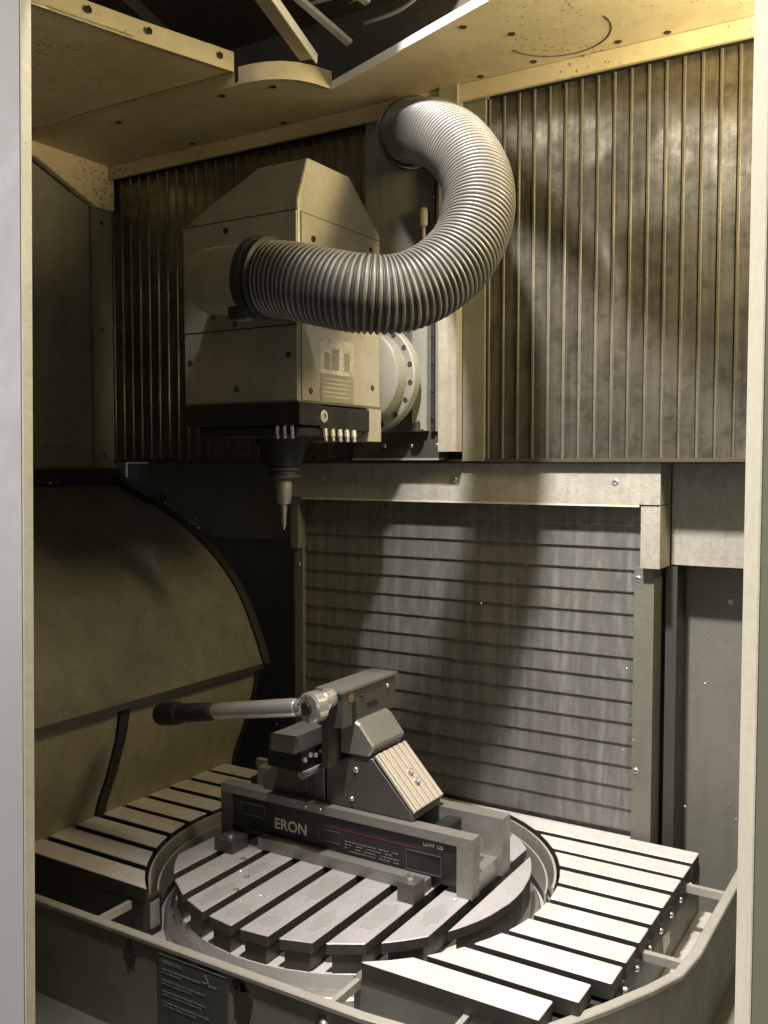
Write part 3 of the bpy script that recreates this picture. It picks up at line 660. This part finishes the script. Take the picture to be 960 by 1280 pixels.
# right jaw: wedge block with ribbed slope
YJ0, YJ1 = 1.283, 1.378
rj = obj('right_jaw', prism(bmn(), [(-0.898, VT + 0.0005), (-0.730, VT + 0.0005), (-0.730, VT + 0.012), (-0.806, -0.482), (-0.842, -0.482), (-0.898, -0.505)], 'y', YJ0, YJ1), 'viseb', vs, 0.002)
a0 = Vector((-0.729, 0, VT + 0.014)); a1 = Vector((-0.803, 0, -0.479)); sd = (a1 - a0); nn = Vector((-sd.z, 0, sd.x)).normalized(); nn = -nn if nn.x < 0 else nn
def slope_quad(y0, y1, h0, h1, t0=0.0, t1=1.0):
    bm = bmn(); p = a0 + sd * t0; q = a0 + sd * t1
    vs_ = [bm.verts.new(v) for v in [Vector((p.x, y, p.z)) + nn * h for h in (h0, h1) for y in (y0, y1)] + [Vector((q.x, y, q.z)) + nn * h for h in (h0, h1) for y in (y0, y1)]]
    for f in ((0, 1, 3, 2), (4, 6, 7, 5), (0, 2, 6, 4), (1, 5, 7, 3), (2, 3, 7, 6), (0, 4, 5, 1)): bm.faces.new([vs_[i] for i in f])
    bmesh.ops.recalc_face_normals(bm, faces=bm.faces); return bm
rbp = obj('ribbed_plate', slope_quad(YJ0 - 0.001, YJ1 + 0.001, 0.0, 0.006), 'jawrib', rj, 0.001)
for k in range(6):
    y = YJ0 + 0.004 + k * 0.0160; obj('rib', slope_quad(y - 0.001, y + 0.0055, 0.0062, 0.0095), 'jawrib', rbp, 0.0008)
for t in (0.38, 0.55):
    p = a0 + sd * t + nn * 0.006; b_ = lathe(bmn(), (p.x, 1.333, p.z), nn, [(0, 0.0055), (0.0055, 0.0055), (0.0056, 0.003), (0.002, 0.0028)], 14); obj('screw', b_, 'chrome', rbp, smooth=True)
obj('top_jaw', prism(bmn(), [(-0.868, -0.481), (-0.812, -0.481), (-0.800, -0.462), (-0.828, -0.428), (-0.843, -0.421), (-0.868, -0.428)], 'y', YJ0 - 0.004, YJ1 + 0.002), 'vise', rj, 0.003)
screw(vs, (-0.838, YJ0, -0.506), '-y', 0.005, 'chrome'); screw(vs, (-0.846, YJ0, -0.556), '-y', 0.004, 'chrome')
# left jaw with stacked serrated bars
lj = obj('left_jaw', prism(bmn(), [(-1.035, VT + 0.0005), (-0.902, VT + 0.0005), (-0.902, -0.512), (-1.0, -0.512), (-1.035, -0.552)], 'y', YJ0, YJ1), 'viseb', vs, 0.002)
for i in range(4): obj('groove', box(bmn(), -0.925 - i * 0.009, -0.923 - i * 0.009, YJ0 - 0.0008, YJ0 + 0.001, VT + 0.004, -0.515), 'slatside', lj)
obj('serrated_bar', box(bmn(), -0.985, -0.915, 1.235, 1.385, -0.510, -0.477), 'black', lj, 0.002)
for i in range(9):
    b_ = lathe(bmn(), (-0.915, 1.245 + i * 0.0155, -0.492 + 0.004 * (i % 2)), (1, 0, 0), [(0, 0.0045), (0.003, 0.004), (0.005, 0.001)], 8); obj('tooth', b_, 'chrome', lj, smooth=True)
obj('clamp_bar', box(bmn(), -0.966, -0.918, 1.220, 1.372, -0.4765, -0.449), 'vise', lj, 0.002)
obj('bright_rail', cyl(bmn(), (-0.918, 1.240, -0.517), (-0.918, 1.378, -0.517), 0.0075, 16), 'chrome', lj, smooth=True)
# upper block standing between the jaws
ub = thing('clamped_block', (-0.85, 1.32, -0.48), 'tall steel block gripped between the vise jaws', 'steel block')
obj('block', box(bmn(), -0.886, -0.838, 1.244, 1.410, -0.428, -0.371), 'viseb', ub, 0.0015)
obj('top_plate', box(bmn(), -0.889, -0.835, 1.240, 1.414, -0.3705, -0.366), 'vise', ub, 0.001)
obj('stem', box(bmn(), -0.884, -0.870, 1.25, 1.40, -0.500, -0.4285), 'viseb', ub, 0.001)
obj('slot', box(bmn(), -0.8382, -0.8372, 1.272, 1.283, -0.426, -0.392), 'black', ub)
obj('slot', box(bmn(), -0.8382, -0.8372, 1.318, 1.350, -0.410, -0.402), 'black', ub)
obj('brass_plug', lathe(bmn(), (-0.838, 1.268, -0.382), (1, 0, 0), [(0, 0.008), (0.0012, 0.008), (0.0014, 0.007)], 18), 'brass', ub)
screw(ub, (-0.838, 1.382, -0.385), '+x', 0.004, 'chrome'); screw(ub, (-0.838, 1.30, -0.385), '+x', 0.003, 'screw')
# ================================================================== TORQUE WRENCH
tw = thing('torque_wrench', (-0.9, 1.2, -0.45), 'chrome torque wrench with black grip plugged onto the vise', 'wrench')
hd = Vector((-0.862, 1.196, -0.384)); tip = Vector((-1.196, 1.196, -0.443)); dv = (tip - hd).normalized()
hdb = lathe(bmn(), hd + Vector((0, -0.014, 0)), (0.18, 1, 0), [(0, 0.021), (0.003, 0.0250), (0.022, 0.0250), (0.025, 0.021)], 36)
ho = obj('ratchet_head', hdb, 'chrome', tw, smooth=True)
obj('drive_button', lathe(bmn(), hd + Vector((-0.0026, -0.0142, 0)), (-0.18, -1, 0), [(0, 0.011), (0.0015, 0.011), (0.002, 0.0095), (0.003, 0.009)], 24), 'screw', ho, smooth=True)
for a in range(5):
    an = R(72 * a + 20); screw(ho, hd + Vector((0.016 * math.cos(an) - 0.0026, -0.0143, 0.016 * math.sin(an))), '-y', 0.002, 'screw', 'pin', 0.0012)
obj('neck', lathe(bmn(), hd + dv * 0.019, dv, [(0, 0.013), (0.008, 0.014), (0.014, 0.012)], 24), 'chrome', tw, smooth=True)
obj('shaft', lathe(bmn(), hd + dv * 0.033, dv, [(0, 0.0135), (0.004, 0.0150), (0.150, 0.0142), (0.172, 0.0130), (0.186, 0.0075)], 28), 'chrome', tw, smooth=True)
grp = obj('grip', lathe(bmn(), hd + dv * 0.212, dv, [(0, 0.0135), (0.004, 0.0155), (0.075, 0.0165), (0.078, 0.019), (0.083, 0.0205), (0.118, 0.0205), (0.126, 0.018), (0.129, 0.012)], 28), 'rubber', tw, smooth=True)
obj('socket', lathe(bmn(), hd + Vector((0.0, 0.010, 0.0)), (0.02, 1, 0.14), [(0, 0.012), (0.004, 0.0135), (0.012, 0.0135), (0.016, 0.0165), (0.036, 0.0165), (0.038, 0.013)], 24), 'chrome', tw, smooth=True)
# clamps that hold the vise
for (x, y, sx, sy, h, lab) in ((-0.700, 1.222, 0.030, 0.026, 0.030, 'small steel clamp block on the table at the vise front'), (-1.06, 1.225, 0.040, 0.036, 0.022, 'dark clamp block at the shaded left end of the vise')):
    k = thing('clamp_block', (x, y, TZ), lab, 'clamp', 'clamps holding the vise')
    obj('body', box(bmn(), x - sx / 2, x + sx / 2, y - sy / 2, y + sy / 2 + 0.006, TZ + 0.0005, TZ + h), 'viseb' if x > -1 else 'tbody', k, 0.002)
    screw(k, (x, y, TZ + h), '+z', 0.0075, 'steel', 'bolt', 0.006)
fx = thing('rear_fixture', (-1.16, 1.46, TZ), 'dark clamping fixture on slats behind the left vise end', 'fixture')
obj('body', box(bmn(), -1.175, -1.06, 1.42, 1.50, TZ + 0.001, TZ + 0.05), 'black', fx, 0.004)
obj('step', box(bmn(), -1.13, -1.04, 1.43, 1.49, TZ + 0.0505, TZ + 0.105), 'black', fx, 0.004)
screw(fx, (-1.085, 1.46, TZ + 0.105), '+z', 0.010, 'steel', 'bolt', 0.010)
obj('stud', cyl(bmn(), (-1.115, 1.455, TZ + 0.106), (-1.115, 1.455, TZ + 0.128), 0.006, 12), 'steel', fx, smooth=True)
# end strip on the left slats beside the vise
es = thing('loose_strip', (-1.1, 1.40, TZ), 'narrow pale steel strip lying behind the left end of the vise', 'strip')
obj('strip', box(bmn(), -1.15, -1.02, 1.405, 1.418, -0.585, -0.572), 'vise', es, 0.001)
obj('strip_leg', box(bmn(), -1.145, -1.03, 1.406, 1.417, TZ + 0.001, -0.5855), 'viseb', es)

# ================================================================== ABOVE THE ROOF OPENING
rc = thing('roof_machinery', (-1.0, 1.5, 0.75), 'dark machinery plate with cables above the roof opening', 'machinery')
obj('dark_plate', prism(bmn(), [(-1.9, 0.95), (-0.66, 0.95), (-0.66, 1.05), (-0.80, 1.40), (-0.80, 1.75), (-1.9, 1.75)], 'z', 0.90, 0.92), 'cover', rc)
obj('shade_blocker', box(bmn(), -1.9, -0.560, 0.60, 0.865, 1.05, 1.07), 'cover', rc)  # unseen board added to keep the roof light off the left slats
obj('unseen_roof_plate', prism(bmn(), [(-1.30, 0.50), (-0.705, 0.50), (-0.735, 0.59), (-0.81, 0.86), (-0.90, 1.18), (-1.10, 1.18)], 'z', 0.760, 0.764), 'ceil', rc)  # out of view, outline shaped to bound the window reflection on the ribs
obj('rear_plate', box(bmn(), -1.9, 0.2, 1.62, 1.64, 0.735, 1.0), 'cover', rc)
obj('front_beam', prism(bmn(), [(-1.30, 1.38), (-1.285, 1.375), (-1.19, 1.06), (-1.28, 0.6), (-1.36, 0.6)], 'z', 0.775, 0.80), 'rubber', rc)
def bar(name, p0, p1, wd, th, m):
    p0 = Vector(p0); p1 = Vector(p1); d = (p1 - p0).normalized(); s = d.cross(Vector((0, 0, 1))).normalized(); u = s.cross(d)
    bm = bmn(); A = [bm.verts.new(p + s * a + u * b) for p in (p0, p1) for a, b in ((-wd, -th), (wd, -th), (wd, th), (-wd, th))]
    for f in ((0, 3, 2, 1), (4, 5, 6, 7), (0, 1, 5, 4), (1, 2, 6, 5), (2, 3, 7, 6), (3, 0, 4, 7)): bm.faces.new([A[i] for i in f])
    bmesh.ops.recalc_face_normals(bm, faces=bm.faces); return obj(name, bm, m, rc, 0.001)
bar('strut', (-1.035, 1.425, 0.735), (-0.99, 1.20, 0.775), 0.014, 0.002, 'ceil')
bar('strut_edge', (-1.0155, 1.428, 0.732), (-0.968, 1.20, 0.772), 0.0022, 0.009, 'edgelit')  # pale bar carries the light on the strut's edge
bar('rod', (-0.945, 1.43, 0.745), (-0.99, 1.30, 0.80), 0.008, 0.004, 'cable')
bar('rod', (-0.90, 1.42, 0.80), (-0.955, 1.25, 0.85), 0.008, 0.004, 'cable')
rnd = random.Random(3)
for i in range(9):
    y = 1.44 + rnd.uniform(-0.06, 0.08); z = 0.80 + 0.010 * i
    pts = [Vector((-1.00 + 0.06 * rnd.random(), y, z)), Vector((-0.88, y - 0.04 + 0.03 * rnd.random(), z + 0.015 * rnd.uniform(-1, 1))), Vector((-0.76, y - 0.08, z + 0.02 * rnd.uniform(-1, 1))), Vector((-0.62, y - 0.14, z + 0.03))]
    obj('cable', tube(bmn(), resample(catmull(pts, 6), 18)[0], 0.0035, 8), 'cable' if i % 3 else 'rubber', rc, smooth='all')

# ================================================================== DOOR JAMBS
jl = thing('door_jamb', (-0.66, 0.50, -0.60), 'grey lilac left door jamb at the left picture edge', 'door jamb', 'jambs of the machine door')
jl.location.x -= 0.0175
jl.rotation_euler = (0, R(1.3), 0)
obj('front_face', box(bmn(), -2.4, -0.6405, 0.495, 0.498, -1.5, 0.80), 'jambgrey', jl)
obj('inner_edge', box(bmn(), -0.6403, -0.6383, 0.4955, 0.5045, -1.5, 0.80), 'jambcream', jl, 0.0008)
obj('back_face', box(bmn(), -2.4, -0.6405, 0.5015, 0.5045, -1.5, 0.80), 'panel', jl)
jr = thing('door_jamb', (0.0, 0.47, -1.0), 'cream edged olive right door jamb at the right picture edge', 'door jamb', 'jambs of the machine door')
pj = prism(bmn(), [(-0.0955, 0.5285), (-0.0965, 0.5240), (-0.0845, 0.4965), (-0.0835, 0.4957), (-0.0835, 0.5285)], 'z', -1.5, 0.80)
obj('inner_edge', pj, 'jambcream', jr)
obj('front_face', box(bmn(), -0.0833, 1.2, 0.4960, 0.512, -1.5, 0.80), 'jambgreen', jr)

dh = thing('header_blocker', (-0.36, 0.51, 0.46), 'unseen header added over the door opening to block window light', 'added header')  # out of view, added to keep window light off the lower interior
obj('front_face', box(bmn(), -0.66, 1.2, 0.497, 0.500, 0.47, 0.80), 'jambgrey', dh)
obj('rear_face', box(bmn(), -0.66, 1.2, 0.522, 0.525, 0.47, 0.80), 'panel', dh)
obj('right_lining', box(bmn(), -0.06, 0.10, 0.5135, 0.5165, -1.5, 0.466), 'panel', jr)
obj('lower_edge', box(bmn(), -0.66, 1.2, 0.4972, 0.525, 0.466, 0.4695), 'jambcream', dh, 0.001)
# ================================================================== METAL CHIPS AND DROPLETS
def chips(name, label, spots, m='chip'):
    bm = bmn()
    for (p, s) in spots:
        ax = Vector((random.gauss(0, 1), random.gauss(0, 1), random.gauss(0, 1))).normalized(); l = s * random.uniform(0.7, 2.2)
        b1, b2 = frame_at(ax); p = Vector(p)
        v = [bm.verts.new(p + ax * l), bm.verts.new(p - ax * l * 0.6 + b1 * s * 0.5), bm.verts.new(p - ax * 0.4 * l - b1 * s * 0.4 + b2 * s * 0.4), bm.verts.new(p - b2 * s * 0.5)]
        for f in ((0, 1, 2), (0, 2, 3), (0, 3, 1), (1, 3, 2)): bm.faces.new([v[i] for i in f])
    bmesh.ops.recalc_face_normals(bm, faces=bm.faces)
    return tag(obj(name, bm, m), label, 'chips', kind='stuff')
sp_ = []
for i in range(170):                                     # along the top of the curved cover and its seal
    t = random.random() ** 0.8; y = random.uniform(0.9, 1.6); sp_.append(((-1.728 + random.gauss(0, 0.008), y, -0.043 + random.gauss(0, 0.003)), 0.0022))
for i in range(150):
    j = random.randint(0, 22); p = prof[j]; sp_.append(((p.x + 0.008, 1.605 + random.gauss(0, 0.012), p.y + 0.012), 0.0022))
chips('metal_chips', 'tiny bright metal chips scattered along the top of the curved cover', sp_)
sp_ = []
for i in range(90): sp_.append(((-0.4895 + random.gauss(0, 0.012), 1.645, random.uniform(-0.60, -0.09)), 0.0013))
for i in range(700): sp_.append(((random.uniform(-1.0, -0.50), 1.6552, -0.112 - PS * random.randint(0, 6) + random.gauss(0, 0.003)), 0.0007))
for i in range(40): sp_.append(((random.uniform(-0.41, -0.30), 1.7685, random.uniform(-0.66, -0.22)), 0.0013))
chips('coolant_droplets', 'small shining coolant droplets on the shutter and right panel', sp_)
sp_ = []
for i in range(1500):
    j = min(len(prof) - 2, int(len(prof) * (1 - random.random() ** 2.2 * 0.55))); f = random.random(); p = prof[j].lerp(prof[j + 1], f)
    sp_.append(((p.x + 0.0008, random.uniform(0.9, 1.59), p.y + 0.0008), random.uniform(0.0004, 0.0009)))
chips('cover_droplets', 'fine dried droplets speckling the lower part of the curved cover', sp_, 'rim')
sp_ = []
for i in range(120):
    a = random.random() * 6.28; r = random.random() ** 0.5 * 0.28
    sp_.append(((TC[0] + r * math.cos(a), TC[1] + r * math.sin(a), TZ + 0.0006), 0.0012))
for i in range(70): sp_.append(((random.uniform(-1.16, -0.92), random.uniform(1.42, 1.50), random.uniform(-0.62, -0.50)), 0.0016))
chips('table_chips', 'fine metal chips sprinkled over the table and clamps', sp_)
wet = bmn()
for x, y, a, b_, sd_ in ((-0.965, 1.085, 0.017, 0.045, 1), (-0.900, 1.060, 0.018, 0.026, 2), (-0.835, 1.19, 0.018, 0.055, 3), (-0.775, 1.10, 0.016, 0.035, 4), (-0.712, 1.15, 0.017, 0.05, 5), (-0.645, 1.20, 0.015, 0.04, 6), (-0.84, 1.06, 0.017, 0.02, 7), (-0.97, 1.19, 0.013, 0.03, 8)):
    rnd_ = random.Random(sd_); pts = []
    for k in range(22):
        t = 2 * math.pi * k / 22; r_ = 0.72 + 0.34 * rnd_.random(); pts.append((x + a * r_ * math.cos(t), y + b_ * r_ * math.sin(t)))
    prism(wet, pts, 'z', TZ + 0.0001, TZ + 0.0005)
tag(obj('coolant_film', wet, 'wet'), 'thin wet coolant patches lying on the round table bars', 'coolant', kind='stuff')
